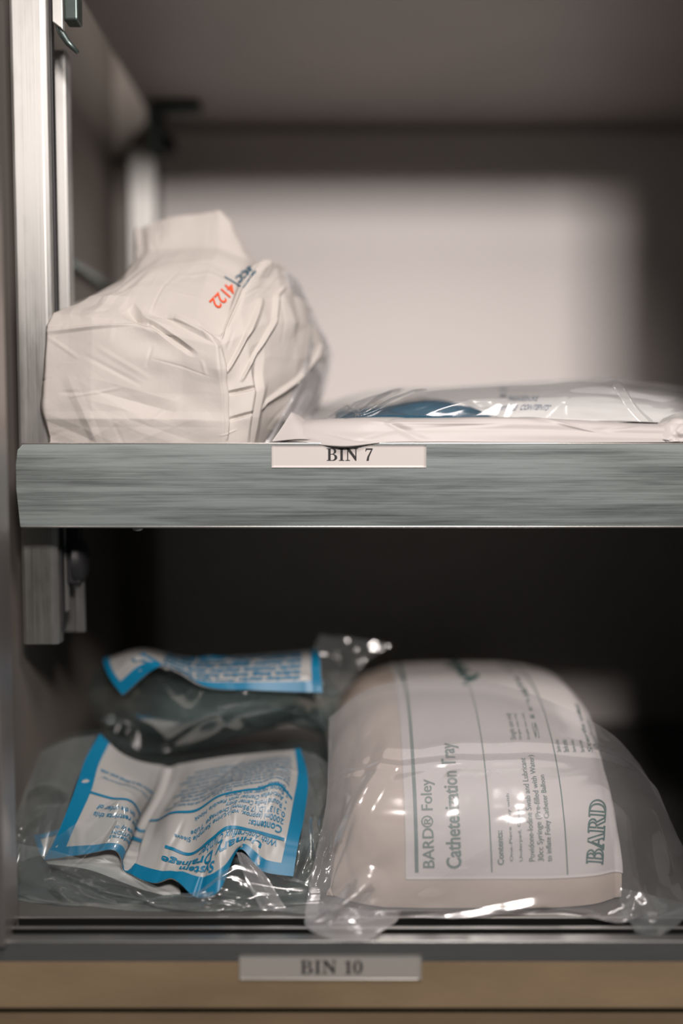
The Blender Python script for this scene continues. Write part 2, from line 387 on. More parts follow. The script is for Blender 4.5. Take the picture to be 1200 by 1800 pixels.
def serif2d(s, outline=0.0, gap=0.05):
    V = []; Fc = []; x = 0
    for ch in s:
        w, loops = SER[ch]
        if loops and not outline:
            c = bpy.data.curves.new('g', 'CURVE'); c.dimensions = '2D'; c.fill_mode = 'FRONT' if hasattr(c, 'fill_mode') else c.fill_mode
            try: c.fill_mode = 'FRONT'
            except Exception: c.fill_mode = 'BOTH'
            for lp in loops:
                sp = c.splines.new('POLY'); sp.points.add(len(lp) - 1); sp.use_cyclic_u = True
                for i, p in enumerate(lp): sp.points[i].co = (p[0], p[1], 0, 1)
            o = bpy.data.objects.new('g', c); COL.objects.link(o); bpy.context.view_layer.update()
            me = bpy.data.meshes.new_from_object(o.evaluated_get(bpy.context.evaluated_depsgraph_get()))
            b = len(V); V += [(v.co.x + x, v.co.y) for v in me.vertices]; Fc += [[i + b for i in p.vertices] for p in me.polygons]
            bpy.data.objects.remove(o); bpy.data.curves.remove(c); bpy.data.meshes.remove(me)
        elif loops:
            for lp in loops:
                n = len(lp); b = len(V); L = np.array(lp)
                for i in range(n):
                    t = L[(i + 1) % n] - L[i - 1]; t = t / (np.linalg.norm(t) + 1e-9); nr = np.array([-t[1], t[0]]) * outline / 2
                    V.append((L[i][0] + nr[0] + x, L[i][1] + nr[1])); V.append((L[i][0] - nr[0] + x, L[i][1] - nr[1]))
                Fc += [[b + 2 * i, b + 2 * i + 1, b + 2 * ((i + 1) % n) + 1, b + 2 * ((i + 1) % n)] for i in range(n)]
        x += w + gap
    return np.array(V), Fc

# ================================================================== THE CABINET
WX = -0.162            # left side panel
BACK = 0.735 - D       # back panel
FLOOR = -0.2105
def struct(o): o['kind'] = 'structure'; return o
b = MB(); b.box((WX - 0.012, BACK, -0.30), (0.36, BACK + 0.012, 0.42)); struct(b.build('wall_back', M['panel']))
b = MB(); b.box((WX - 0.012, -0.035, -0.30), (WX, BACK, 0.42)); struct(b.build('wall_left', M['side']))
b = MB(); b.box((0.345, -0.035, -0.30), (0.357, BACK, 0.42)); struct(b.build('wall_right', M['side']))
b = MB(); b.box((WX, -0.036, FLOOR - 0.012), (0.345, BACK, FLOOR)); struct(b.build('floor', M['floor']))
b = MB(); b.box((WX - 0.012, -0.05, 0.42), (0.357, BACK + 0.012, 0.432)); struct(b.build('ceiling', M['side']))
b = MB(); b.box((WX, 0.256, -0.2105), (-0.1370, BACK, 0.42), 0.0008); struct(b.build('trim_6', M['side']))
# side frame of the opening, left: an aluminium profile with a rebate
b = MB()
b.prism([(-0.30, -0.060), (-0.1415, -0.060), (-0.1415, -0.050), (-0.1435, -0.048), (-0.1435, -0.036), (-0.30, -0.036)], 'z', FLOOR - 0.001, 0.42, 0.0006)
struct(b.build('trim_1', M['jamb']))
b = MB(); b.prism([(0.160, -0.058), (0.36, -0.058), (0.36, -0.036), (0.160, -0.036)], 'z', FLOOR - 0.001, 0.42, 0.0008)
struct(b.build('trim_2', M['jamb']))
# tan board below the opening, with its label, and a second board under a dark gap
yf = 0.4040 - D
ze = float(at(600, 1691, 0.404)[2]); zt = float(at(600, 1774, 0.404)[2])
b = MB(); b.box((-0.30, yf + 0.0004, zt), (0.36, yf + 0.02, ze), 0.0006)
rail = struct(b.build('trim_3', M['tan']))
b = MB(); b.box((-0.30, yf + 0.007, -0.29), (0.36, yf + 0.02, zt - 0.0016), 0.001)
struct(b.build('trim_4', M['tan']))
# sliding door track: three ribs with two dark grooves between them
tr = thing('sliding_door_track', (0, 0.414 - D, FLOOR - 0.004), 'ribbed aluminium sliding door track along the front of the lower compartment', 'door track')
b = MB(); b.box((-0.1435, 0.4102 - D, FLOOR - 0.0090), (0.160, 0.4236 - D, FLOOR - 0.0075)); b.build('track_base', M['groove'], tr)
for (ya, yb, top) in ((0.4150, 0.4168, 0.0002), (0.4236, 0.4254, 0.0006)):
    b = MB(); b.box((-0.1435, ya - D, FLOOR + top - 0.0006), (0.160, yb - D, FLOOR + top), 0.0002); b.box((-0.1435, ya + .0002 - D, FLOOR - 0.0076), (0.160, yb - .0002 - D, FLOOR + top - 0.0006), 0, 1); b.build('track_rib', [M['track'], M['groove']], tr)
b = MB(); b.box((-0.30, yf, ze + 0.0001), (0.36, 0.4100 - D, FLOOR - 0.0001), 0.0004); b.build('front_edge', M['track'], tr)

def shelf(name, ztop, x0, x1, yfront, lip, label):
    t = thing(name, ((x0 + x1) / 2, yfront + 0.12, ztop - 0.003), label, 'shelf')
    b = MB(); b.box((x0 + 0.003, yfront + 0.0015, ztop - 0.005), (x1, BACK - 0.006, ztop - 0.003), 0.0003)
    b.box((x0 + 0.003, BACK - 0.0085, ztop - 0.012), (x1, BACK - 0.0065, ztop - 0.0045))
    b.build('deck', M['shelf_under'], t)
    # front lip: face with rounded left end
    z0 = ztop - lip; r = 0.003
    pts = [(x0 + 0.0015, z0)] + [(x1, z0), (x1, ztop), (x0 + 0.004, ztop)] + [(x0 + 0.0010, ztop - 0.003), (x0, ztop - 0.010), (x0, z0 + 0.018)]
    b = MB(); b.prism(pts, 'y', yfront, yfront + 0.0018, 0.0003)
    b.build('front_lip', M['alu'], t)
    b = MB()
    b.box((x0 + 0.003, yfront - 0.0001, ztop - 0.0003), (x1, yfront + 0.004, ztop + 0.0004), 0.0002)
    b.box((x0 + 0.002, yfront - 0.0002, z0 - 0.0002), (x1, yfront + 0.006, z0 + 0.0007), 0.0002)
    b.build('rolled_edge', M['rim'], t)
    return t
sh = shelf('metal_shelf', 0.0, -0.1522, 0.345, 0.0, 0.0392, 'brushed aluminium shelf with a deep front lip and a printed white tape on it')
# the upper shelf, seen from below
us = thing('metal_shelf', (0.1, 0.12, 0.230), 'metal shelf seen from below at the top of the picture', 'shelf')
b = MB(); b.box((-0.1335, 0.0, 0.2285), (0.345, BACK - 0.006, 0.2310), 0.0004); b.build('deck', M['shelf_under'], us)
b = MB(); b.box((-0.150, -0.002, 0.2285), (0.345, 0.0, 0.268), 0.0003); b.build('front_lip', M['alu'], us)
b = MB(); b.box((-0.1335, BACK - 0.0125, 0.2225), (0.345, BACK - 0.0105, 0.2290)); b.build('rear_flange', M['shelf_under'], us)
b = MB(); b.box((-0.128, 0.212, 0.2215), (-0.094, 0.224, 0.2287), 0.002); b.build('cross_bar', M['dark'], us)

# screw hanging under the lip
b = MB(); c = at(242, 929, 0.468)
b.tube([c + np.array((0, 0, .003)), c, c + np.array((0, 0, -.0006)), c + np.array((0, 0, -.0012))], [0.0022, 0.0026, 0.0024, 0.0012], 14)
b.build('screw_head', M['track'], sh)

# uprights: slotted aluminium profiles that carry the shelves
def upright(x0, x1, y, z0, z1, label, depth=0.010, mat='alu_v'):
    t = thing('shelf_upright', ((x0 + x1) / 2, y + depth / 2, z0), label, 'shelf upright', 'aluminium uprights of the cabinet')
    w = x1 - x0
    b = MB()
    # face with two soft shoulders and rounded lower end
    pr = [(x0, y + depth), (x0, y + 0.002), (x0 + 0.0016, y), (x1 - 0.0022, y), (x1, y + 0.0016), (x1, y + depth)]
    b.prism(pr, 'z', z0, z1, 0.0005)
    b.build('channel', M[mat], t)
    b = MB(); b.box((x1 + 0.0001, y + 0.0056, z0 + 0.006), (x1 + 0.0012, y + depth, z1), 0.0003); b.build('slot_lip', M['rubber'], t)
    return t
upright(-0.1575, -0.1398, 0.480 - D, -0.0990, 0.42, 'aluminium shelf upright at the front left, cut off below the lip of the middle shelf')
# flat strip behind the first upright
t = thing('rear_channel_strip', (-0.142, 0.51 - D, -0.1), 'thin bright metal strip just behind the front left upright', 'metal strip')
b = MB(); b.prism([(-0.1480, 0.508 - D), (-0.1388, 0.508 - D), (-0.1381, 0.5095 - D), (-0.1381, 0.516 - D), (-0.1480, 0.516 - D)], 'z', -0.098, 0.197, 0.0004); b.build('strip_face', M['alu_v'], t)
upright(-0.1490, -0.1290, 0.700 - D, -0.002, 0.205, 'pale aluminium upright in the rear left corner of the cabinet, behind the paper pack')

def clip(c, label, s=1.0):
    """shelf clip: plate, block, curved spring and knob"""
    t = thing('shelf_clip', c, label, 'shelf clip')
    x, y, z = c
    b = MB(); b.prism([(x - .0015, z - .002), (x + .0035, z - .006), (x + .0035, z + .03), (x - .0015, z + .03)], 'y', y, y + .004, 0.0005); b.build('plate', M['alu_v'], t)
    b = MB(); b.box((x + .0036, y + .001, z - .001), (x + .0105, y + .010, z + .03), 0.0012); b.build('block', M['dark'], t)
    b = MB(); b.tube([(x + .0005, y + .003, z - .001), (x + .0020, y + .003, z - .006), (x + .005, y + .003, z - .0105), (x + .0095, y + .003, z - .015)], [.0018, .0018, .0016, .0010], 10); b.build('spring', M['dark'], t)
    return t
c = at(97, 30, 0.478); clip((float(c[0]), float(c[1]), float(c[2])), 'dark steel shelf clip beside the upright at the top left corner')
# clip under the middle shelf with a round thumb knob
c = at(112, 985, 0.492)
t = thing('shelf_clip', c, 'shelf clip with a black round knob hanging under the middle shelf', 'shelf clip')
x, y, z = [float(v) for v in c]
b = MB(); b.box((x - .0022, y - .002, z - .026), (x + .0016, y + .004, z + .019), 0.0006); b.build('plate', M['alu_v'], t)
b = MB(); b.box((x + .0018, y - .001, z - .012), (x + .0085, y + .006, z + .019), 0.001); b.build('block', M['rubber'], t)
b = MB()
V = []; n = 20
prof = [(0.0, .0115), (.003, .0110), (.0055, .009), (.0066, .006), (.0070, .0)]
for (dx, r) in prof:
    for k in range(n):
        a = 2 * math.pi * k / n; V.append((x + .0055 + dx * 0.9, y + .003 + r * .8 * math.cos(a), z + r * math.sin(a)))
b.add(V, [[i * n + k, i * n + (k + 1) % n, (i + 1) * n + (k + 1) % n, (i + 1) * n + k] for i in range(len(prof) - 1) for k in range(n)])
b.build('knob', M['rubber'], t)
b = MB(); b.box((x + .0045, y + .004, z - .0375), (x + .0085, y + .008, z - .004), 0.0006); b.build('tail', M['alu_v'], t)
c = at(282, 235, 0.69); x, y, z = [float(v) for v in c]
t = thing('shelf_clip', c, 'dark blurred shelf clip in the rear left corner under the top shelf', 'shelf clip')
b = MB(); b.box((x - .010, y, z - .012), (x + .002, y + .010, z + .020), 0.002); b.build('block', M['dark'], t)
b = MB(); b.tube([(x + .003, y + .002, z - .006), (x + .003, y + .012, z - .006)], .0065, 16); b.build('knob', M['rubber'], t)
# gasket along the left panel
b = MB(); A = at(128, 466, 0.60); B = at(196, 505, 0.68)
b.box((WX, 0.135, float(A[2]) - .0025), (WX + .004, BACK - .02, float(A[2]) + .0025), 0.001)
g = struct(b.build('trim_5', M['dark']))

# ---- printed tapes
def flat_label(name, x0, x1, z0, z1, y, mats, text, tx0, tx1, tz0, tz1, parent, label, y_low=None):
    tab = [[(x0 + (x1 - x0) * i / 4, y, z1) for i in range(5)], [(x0 + (x1 - x0) * i / 4, y, z0) for i in range(5)]]
    sf = Surf(tab, n=10, m=40, smooth=0, cr=False)
    b = MB(); sf.thick(b, 0.00012)
    V, Fc = serif2d(text); V = V.copy(); V[:, 0] /= V[:, 0].max()
    P = [(tx0 + v[0] * (tx1 - tx0), y - 0.00008, tz0 + v[1] * (tz1 - tz0)) for v in V]
    b.add(P, Fc, 1, False)
    o = b.build(name, mats, parent); o['label'] = label
    return o
a0 = at(477, 780, D - .0004); a1 = at(749, 822, D - .0004); w0 = at(574, 810, D - .0005); w1 = at(655, 788, D - .0005)
flat_label('bin_label', a0[0], a1[0], a1[2], a0[2] - 0.0006, -0.0005, [M['tape'], M['black_ink']], 'BIN 7', w0[0], w1[0], w0[2], w1[2], sh, 'white tape printed BIN 7')
yl = 0.4034
a0 = at(420, 1679, yl); a1 = at(741, 1722, yl); w0 = at(528, 1712, yl); w1 = at(637, 1688, yl)
flat_label('bin_label', a0[0], a1[0], a1[2], a0[2], yl - D, [M['cleartape'], M['black_ink']], 'BIN 10', w0[0], w1[0], w0[2], w1[2], rail, 'translucent tape printed BIN 10')

# ================================================================== WHITE PAPER PACK
pk = thing('paper_pack', at(240, 778, 0.51), 'white crumpled paper pack printed 4122 in red, on the shelf at the left', 'medical pack')
rows = [
 # left-back, left edge, front..., corner, pleat..., right, right-back
 [(60, 779, .54), (82, 779, .472), (160, 779, .466), (240, 779, .465), (320, 779, .465), (392, 779, .465), (402, 779, .4665), (440, 779, .472), (450, 779, .480), (475, 779, .496), (520, 779, .535), (540, 779, .56)],
 [(60, 735, .54), (78, 735, .471), (160, 735, .4645), (240, 736, .464), (320, 738, .464), (394, 742, .464), (404, 742, .467), (445, 735, .470), (456, 730, .480), (495, 735, .496), (548, 725, .53), (560, 715, .56)],
 [(60, 690, .54), (78, 690, .472), (160, 690, .467), (240, 690, .466), (320, 692, .466), (392, 695, .464), (402, 695, .468), (450, 690, .472), (466, 680, .482), (512, 690, .50), (562, 680, .53), (572, 665, .56)],
 [(64, 630, .54), (78, 630, .473), (160, 630, .468), (240, 630, .467), (320, 635, .466), (385, 650, .463), (397, 650, .468), (440, 640, .474), (475, 625, .485), (525, 630, .503), (570, 625, .53), (576, 640, .56)],
 [(70, 575, .54), (80, 572, .474), (160, 570, .469), (235, 572, .469), (310, 590, .467), (382, 608, .464), (390, 606, .468), (432, 585, .476), (470, 565, .488), (520, 565, .505), (556, 575, .53), (566, 590, .56)],
 [(84, 556, .54), (92, 548, .480), (160, 556, .472), (232, 560, .472), (285, 552, .472), (345, 562, .470), (388, 592, .470), (422, 550, .480), (455, 525, .492), (500, 520, .507), (538, 530, .53), (552, 550, .56)],
 [(110, 540, .55), (125, 535, .490), (185, 522, .485), (240, 505, .488), (300, 500, .490), (355, 510, .488), (402, 545, .482), (430, 515, .490), (452, 490, .498), (488, 490, .510), (522, 500, .53), (540, 525, .56)],
 [(200, 505, .56), (215, 488, .51), (240, 470, .508), (275, 460, .508), (320, 460, .508), (370, 465, .505), (418, 490, .500), (445, 470, .503), (466, 462, .506), (484, 464, .512), (505, 485, .53), (520, 510, .56)],
 [(236, 470, .56), (238, 455, .53), (262, 440, .527), (300, 432, .526), (345, 432, .525), (385, 436, .522), (418, 450, .520), (436, 455, .520), (450, 462, .520), (470, 470, .525), (490, 490, .54), (500, 515, .56)],
 [(236, 400, .56), (237, 400, .545), (260, 395, .542), (300, 386, .540), (345, 378, .538), (385, 372, .536), (402, 392, .535), (415, 425, .535), (430, 455, .535), (450, 475, .54), (470, 500, .55), (480, 520, .56)],
]
tsp = [0, .09, .19, .31, .42, .48, .60, .74, .86, 1.0]
ssp = [0, .08, .2, .32, .44, .54, .57, .66, .71, .80, .92, 1.0]
sf = Surf(T3(rows), tsp, ssp, n=400, m=440, smooth=5, cr=False)
U, V_ = sf.U, sf.V
rng = np.random.default_rng(5)
h = 0.0009 * smooth_noise(U, V_, rng, 6) + 0.0003 * smooth_noise(U, V_, rng, 16)
h += creases(U, V_, 26, 11, 0.0007, (0.02, 0.08), (0.10, 0.42), 1.1)
h += creases(U, V_, 90, 12, 0.00035, (0.005, 0.014), (0.04, 0.2), 1.1)
side = np.clip((U - .56) / .05, 0, 1)
h += side * creases(U, V_, 14, 13, 0.0016, (0.02, 0.07), (0.25, 0.8), 1.1, ang=1.25)
for (a, bb, w, am) in [((.08, .085), (.54, .095), .03, .0006), ((.30, .52), (.37, .44), .03, -.0035), ((.37, .46), (.47, .36), .02, -.0028), ((.47, .48), (.55, .44), .02, .0022),
                       ((.38, .50), (.53, .45), .03, -.0022), ((.57, .20), (.66, .21), .012, -.0026), ((.57, .30), (.72, .48), .012, .0024), ((.57, .10), (.66, .11), .010, -.0022),
                       ((.57, .46), (.69, .73), .012, .0026), ((.66, 0), (.68, .35), .02, -.003), ((.70, .12), (.92, .35), .012, .0028), ((.62, .25), (.82, .55), .010, .0024), ((.20, .2), (.42, .12), .04, -.0013),
                       ((.555, .02), (.555, .4), .010, .0016), ((.12, .62), (.30, .56), .03, .0016), ((.08, .40), (.32, .43), .012, .001)]:
    h += seg_ridge(U, V_, a, bb, w, am, 1.1)
sf.disp(h)
b = MB(); sf.thick(b, 0.0004)
# printing: red number and a blue cornered logo, running down the slope
def find_st(sf, px, py, tol=None):
    """surface parameters whose projection falls on a pixel (used to place printing)"""
    G = sf.G; y = G[..., 1] + D
    zc = y * math.cos(TH) - G[..., 2] * math.sin(TH)
    u = y * math.sin(TH) + G[..., 2] * math.cos(TH)
    X = 600 + F * G[..., 0] / zc; Y = 900 - F * u / zc
    q = (X - px) ** 2 + (Y - py) ** 2; i, j = np.unravel_index(np.argmin(q), q.shape)
    return np.array([j / (sf.m - 1), i / (sf.n - 1)])
def find_px(sf, px, py):
    """finer version of find_st: solve for the parameters within the nearest cell"""
    if getattr(sf, '_pg', None) is not sf.G:
        G = sf.G; y = G[..., 1] + D
        zc = y * math.cos(TH) - G[..., 2] * math.sin(TH); u = y * math.sin(TH) + G[..., 2] * math.cos(TH)
        sf._X = 600 + F * G[..., 0] / zc; sf._Y = 900 - F * u / zc; sf._pg = sf.G
    X, Y = sf._X, sf._Y
    i, j = np.unravel_index(np.argmin((X - px) ** 2 + (Y - py) ** 2), X.shape)
    i0 = min(max(i, 2), sf.n - 3); j0 = min(max(j, 2), sf.m - 3)
    A = np.array([[(X[i0, j0 + 2] - X[i0, j0 - 2]) / 4, (X[i0 + 2, j0] - X[i0 - 2, j0]) / 4], [(Y[i0, j0 + 2] - Y[i0, j0 - 2]) / 4, (Y[i0 + 2, j0] - Y[i0 - 2, j0]) / 4]])
    try: dj, di = np.linalg.solve(A, [px - X[i, j], py - Y[i, j]])
    except Exception: dj = di = 0
    dj = min(max(dj, -1), 1); di = min(max(di, -1), 1)
    return np.array([(j + dj) / (sf.m - 1), (i + di) / (sf.n - 1)])
def text_px(mb, sf, data, O, E, T, mi, cap=.72, off=.0004):
    """print whose baseline runs from O to E, T being the top of its first letter (all as seen in the photograph)"""
    V2, F2 = data; O, E, T = (np.array(q, float) for q in (O, E, T))
    ww = V2[:, 0].max(); out = []
    for v in V2:
        p = O + (E - O) * v[0] / ww + (T - O) * v[1] / cap
        q = find_px(sf, *p); out.append(sf.pt(q[0], q[1], off))
    mb.add(out, F2, mi, False)
def line_px(mb, sf, pts, w, mi, off=.0004, seg=40):
    P = np.array(pts, float); q = np.linspace(0, len(P) - 1, seg); i = np.clip(q.astype(int), 0, len(P) - 2); f = (q - i)[:, None]
    C = P[i] * (1 - f) + P[i + 1] * f; out = []
    for k in range(seg):
        t = C[min(k + 1, seg - 1)] - C[max(k - 1, 0)]; t /= np.linalg.norm(t) + 1e-9; nr = np.array([-t[1], t[0]]) * w / 2
        for sg in (1, -1):
            st = find_px(sf, *(C[k] + nr * sg)); out.append(sf.pt(st[0], st[1], off))
    mb.add(out, [[2 * k, 2 * k + 1, 2 * k + 3, 2 * k + 2] for k in range(seg - 1)], mi)
text_px(b, sf, text2d('4122', 0.014), (402, 496), (367, 531), (419, 511), 1, off=.0005)
line_px(b, sf, [(394, 487), (425, 505)], 2.0, 2, seg=12); line_px(b, sf, [(425, 505), (450, 477)], 3.0, 2, seg=12)
text_px(b, sf, text2d('ECC', 0.03), (440, 468), (413, 489), (448, 478), 2, off=.0005)
b.build('wrapper', [M['paper'], M['red_ink'], M['navy_ink']], pk)
# heat-sealed clear skirt on the right of the pack
rows = [
 [(470, 470, .512), (520, 490, .525), (548, 545, .535), (578, 610, .545)],
 [(474, 540, .508), (530, 560, .52), (560, 610, .53), (580, 650, .545)],
 [(470, 640, .500), (530, 650, .51), (560, 680, .522), (566, 700, .54)],
 [(462, 779, .490), (500, 779, .50), (525, 755, .515), (545, 730, .53)],
]
sf = Surf(T3(rows), n=90, m=80, smooth=1)
sf.disp(creases(sf.U, sf.V, 16, 3, 0.0022, (.03, .1), (.3, .9), 1, ang=2.2))
b = MB(); sf.into(b); o = b.build('clear_edge', M['milky'], pk); o['label'] = 'milky clear plastic edge'

# ================================================================== PLASTIC POUCH ON THE RIGHT OF THE SHELF
pc = thing('sterile_pouch', at(850, 778, 0.54), 'clear plastic pouch with white paper and a blue folded cloth inside, lying on the shelf', 'medical pouch')
Z = 0.0
rows = [
 [(520, 715, .60), (600, 705, .60), (700, 705, .60), (800, 705, .60), (900, 705, .60), (1000, 705, .60), (1110, 712, .60), (1230, 712, .60)],
 [(505, 735, .52), (585, 735, .50), (690, 733, .50), (790, 733, .50), (890, 733, .50), (1000, 738, .50), (1120, 742, .50), (1230, 742, .50)],
 [(500, 745, .482), (560, 738, .474), (640, 735, .470), (700, 736, .470), (890, 734, .470), (1000, 738, .470), (1110, 745, .470), (1230, 748, .470)],
 [(490, 760, .472), (540, 758, .466), (620, 762, .462), (700, 758, .4635), (890, 757, .4645), (1000, 759, .4645), (1115, 764, .4645), (1230, 765, .4645)],
 [(478, 775, .468), (530, 776, .463), (600, 784, .4562), (690, 777, .4605), (890, 777, .463), (1000, 777, .4635), (1120, 777, .4635), (1230, 777, .4635)],
]
sf = Surf(T3(rows), [0, .3, .5, .75, 1], [0, .1, .2, .33, .5, .66, .82, 1], n=90, m=240, smooth=2)
sf.disp(creases(sf.U * 1.0, sf.V, 18, 21, 0.0006, (.03, .08), (.3, .8), 3, ang=0.1) + seg_ridge(sf.U, sf.V, (.30, .45), (.38, 1), .05, -.0010, 3))
b = MB(); sf.thick(b, 0.0004); b.build('paper_backing', M['paper2'], pc)
# curled paper corner at the left
rows = [
 [(512, 724, .476), (518, 727, .478), (526, 730, .482)],
 [(497, 748, .470), (522, 745, .470), (552, 752, .474)],
 [(478, 776, .466), (530, 772, .463), (590, 777, .462)],
]
sf = Surf(T3(rows), n=30, m=40, smooth=0); b = MB(); sf.thick(b, 0.0003); b.build('paper_corner', M['paper2'], pc)
# white pad under the film
rows = [
 [(700, 700, .62), (800, 690, .62), (920, 688, .62), (1040, 690, .62), (1140, 700, .62), (1230, 712, .62)],
 [(730, 698, .55), (810, 684, .55), (920, 680, .55), (1040, 680, .55), (1140, 690, .55), (1230, 700, .55)],
 [(800, 712, .50), (850, 708, .50), (930, 695, .50), (1040, 692, .50), (1140, 700, .50), (1230, 708, .50)],
 [(860, 728, .482), (880, 726, .482), (950, 715, .482), (1040, 713, .482), (1140, 720, .482), (1230, 728, .482)],
 [(885, 736, .478), (900, 737, .478), (960, 738, .478), (1040, 740, .478), (1140, 742, .478), (1230, 745, .478)],
]
sf = Surf(T3(rows), n=60, m=90, smooth=2); sf.disp(creases(sf.U, sf.V, 20, 23, 0.0008, (.04, .1), (.3, .9), 2, ang=0))
b = MB(); sf.thick(b, 0.001)
P = find_st(sf, 874, 706); Q = find_st(sf, 960, 706); R_ = find_st(sf, 874, 690)
for (s_, x0_, x1_, y_, sz) in (('I', 872, 890, 697, 18), ('PROCEDURE', 895, 945, 705, 8), ('STERILE  CONTENTS', 880, 962, 722, 7)):
    O = find_st(sf, x0_, y_); E = find_st(sf, x1_, y_); Tp = find_st(sf, x0_, y_ - sz)
    V2, F2 = text2d(s_, 0.01)
    text_on(b, sf, s_, O, (E - O) / (V2[:, 0].max() + 1e-6), (Tp - O) / .72, 1.0, 1, data=(V2, F2), off=0.0006)
b.build('pad', [M['pad'], M['grey_ink']], pc)
# folded blue cloth
rows = [
 [(600, 722, .53), (660, 716, .53), (760, 702, .53), (830, 715, .53), (885, 730, .53)],
 [(590, 728, .500), (660, 718, .495), (750, 704, .490), (820, 714, .492), (888, 731, .495)],
 [(592, 733, .486), (660, 726, .483), (750, 714, .480), (820, 722, .482), (890, 733, .485)],
 [(595, 740, .482), (660, 740, .479), (750, 740, .477), (820, 740, .478), (892, 738, .482)],
]
sf = Surf(T3(rows), n=50, m=120, smooth=1); sf.disp(creases(sf.U, sf.V, 14, 24, 0.0006, (.05, .12), (.4, .9), 3, ang=0))
b = MB(); sf.thick(b, 0.0012); b.build('blue_cloth', M['blue_cloth'], pc)
# clear film over it all
rows = [
 [(560, 712, .60), (640, 700, .60), (720, 692, .60), (830, 690, .60), (950, 690, .60), (1060, 690, .60), (1150, 698, .60), (1230, 705, .60)],
 [(545, 722, .545), (620, 692, .54), (700, 682, .54), (800, 680, .54), (930, 672, .54), (1060, 666, .54), (1150, 674, .54), (1230, 684, .54)],
 [(545, 730, .51), (600, 712, .50), (690, 690, .495), (770, 682, .49), (900, 674, .49), (1060, 668, .485), (1150, 680, .485), (1230, 688, .485)],
 [(550, 742, .487), (600, 726, .480), (680, 706, .476), (770, 698, .474), (900, 695, .474), (1050, 694, .474), (1130, 705, .473), (1230, 715, .473)],
 [(550, 756, .474), (600, 738, .470), (680, 730, .468), (770, 732, .468), (900, 734, .4685), (1050, 737, .4685), (1130, 742, .468), (1230, 738, .468)],
]
sf = Surf(T3(rows), n=150, m=300, smooth=2)
U, V_ = sf.U, sf.V
h = creases(U, V_, 22, 25, 0.0007, (.03, .12), (.3, 1.2), 4, ang=2.8) + creases(U, V_, 20, 26, 0.0003, (.02, .05), (.1, .4), 4)
for (a, bb, w, am) in [((.20, .95), (.32, .45), .04, .003), ((.17, .6), (.21, .95), .03, -.0025), ((.21, .95), (.40, .55), .02, .0022), ((.73, .5), (.87, 1), .05, .003), ((.08, .8), (.3, .5), .03, .002)]:
    h += seg_ridge(U, V_, a, bb, w, am, 4)
sf.disp(h); b = MB(); sf.into(b); b.build('clear_film', M['film_thin'], pc)
# folded seal of the pouch at the far right, bent over the paper
rows = [
 [(1165, 735, .478), (1190, 728, .474), (1235, 728, .472)],
 [(1150, 752, .470), (1180, 742, .466), (1235, 740, .465)],
 [(1155, 766, .4655), (1190, 756, .4625), (1235, 752, .462)],
 [(1172, 777, .463), (1195, 776, .461), (1235, 776, .461)],
]
sf = Surf(T3(rows), n=50, m=60, smooth=1); sf.disp(creases(sf.U, sf.V, 14, 27, 0.0010, (.04, .12), (.3, .8), 1))
b = MB(); sf.thick(b, 0.0003); b.build('folded_seal', M['paper2'], pc)

# ================================================================== DRAINAGE BAG IN FRONT (upside-down printed label)
db = thing('drainage_bag', at(330, 1620, 0.47), 'clear plastic drainage bag packet in front, white label with blue border, text upside down', 'medical packet')
cols = [
 (0.0, [(175, 1290, .505), (150, 1335, .490), (133, 1385, .475), (108, 1450, .462), (78, 1512, .455)]),
 (.12, [(215, 1325, .503), (203, 1360, .486), (192, 1403, .470), (165, 1455, .457), (148, 1502, .450)]),
 (.24, [(262, 1342, .508), (255, 1380, .490), (235, 1413, .473), (225, 1462, .458), (205, 1497, .450)]),
 (.305, [(298, 1345, .516), (283, 1395, .500), (256, 1448, .483), (240, 1480, .466), (222, 1530, .450)]),
 (.40, [(350, 1337, .510), (325, 1387, .488), (300, 1430, .470), (290, 1488, .455), (268, 1552, .442)]),
 (.51, [(395, 1330, .508), (365, 1378, .484), (345, 1425, .466), (335, 1502, .452), (306, 1545, .440)]),
 (.61, [(430, 1326, .508), (405, 1367, .482), (385, 1400, .465), (372, 1476, .449), (345, 1577, .434)]),
 (.71, [(460, 1323, .508), (440, 1357, .482), (428, 1390, .466), (402, 1455, .450), (388, 1562, .434)]),
 (.79, [(480, 1321, .508), (468, 1352, .482), (455, 1387, .467), (437, 1459, .453), (418, 1494, .448)]),
 (.90, [(505, 1319, .508), (500, 1350, .484), (492, 1382, .469), (477, 1470, .455), (460, 1531, .445)]),
 (1.0, [(528, 1316, .508), (541, 1370, .486), (534, 1435, .470), (524, 1482, .457), (515, 1541, .446)]),
]
tab = [[at(*cols[c][1][r]) for c in range(len(cols))] for r in range(5)]
lab = Surf(tab, [0, .25, .5, .75, 1], [c[0] for c in cols], n=200, m=260, smooth=2)
U, V_ = lab.U, lab.V
h = creases(U, V_, 26, 31, 0.0007, (.015, .05), (.1, .35), 1.7)
h += np.clip(V_ - .72, 0, 1) * 3 * creases(U, V_, 26, 32, 0.0022, (.02, .05), (.15, .4), 1.7, ang=1.45)
h += seg_ridge(U, V_, (.305, .0), (.300, 1.0), .045, -.0075, 1.7) + seg_ridge(U, V_, (.335, .15), (.325, .8), .04, .0022, 1.7)
lab.disp(h); lab.relax()
b = MB(); lab.thick(b, 0.0003)
W = 0.055
# blue border: wide bands laid on the sheet
def band(pts, w, seg=90, asp=1.7): strip(b, lab, pts, w, 1, 0.00025, seg, asp)
for k in range(2): pass
band([(.026, 0), (.026, 1)], .088, 80); band([(.978, 0), (.978, 1)], .076, 80); band([(0, .958), (1, .958)], .088, 200)
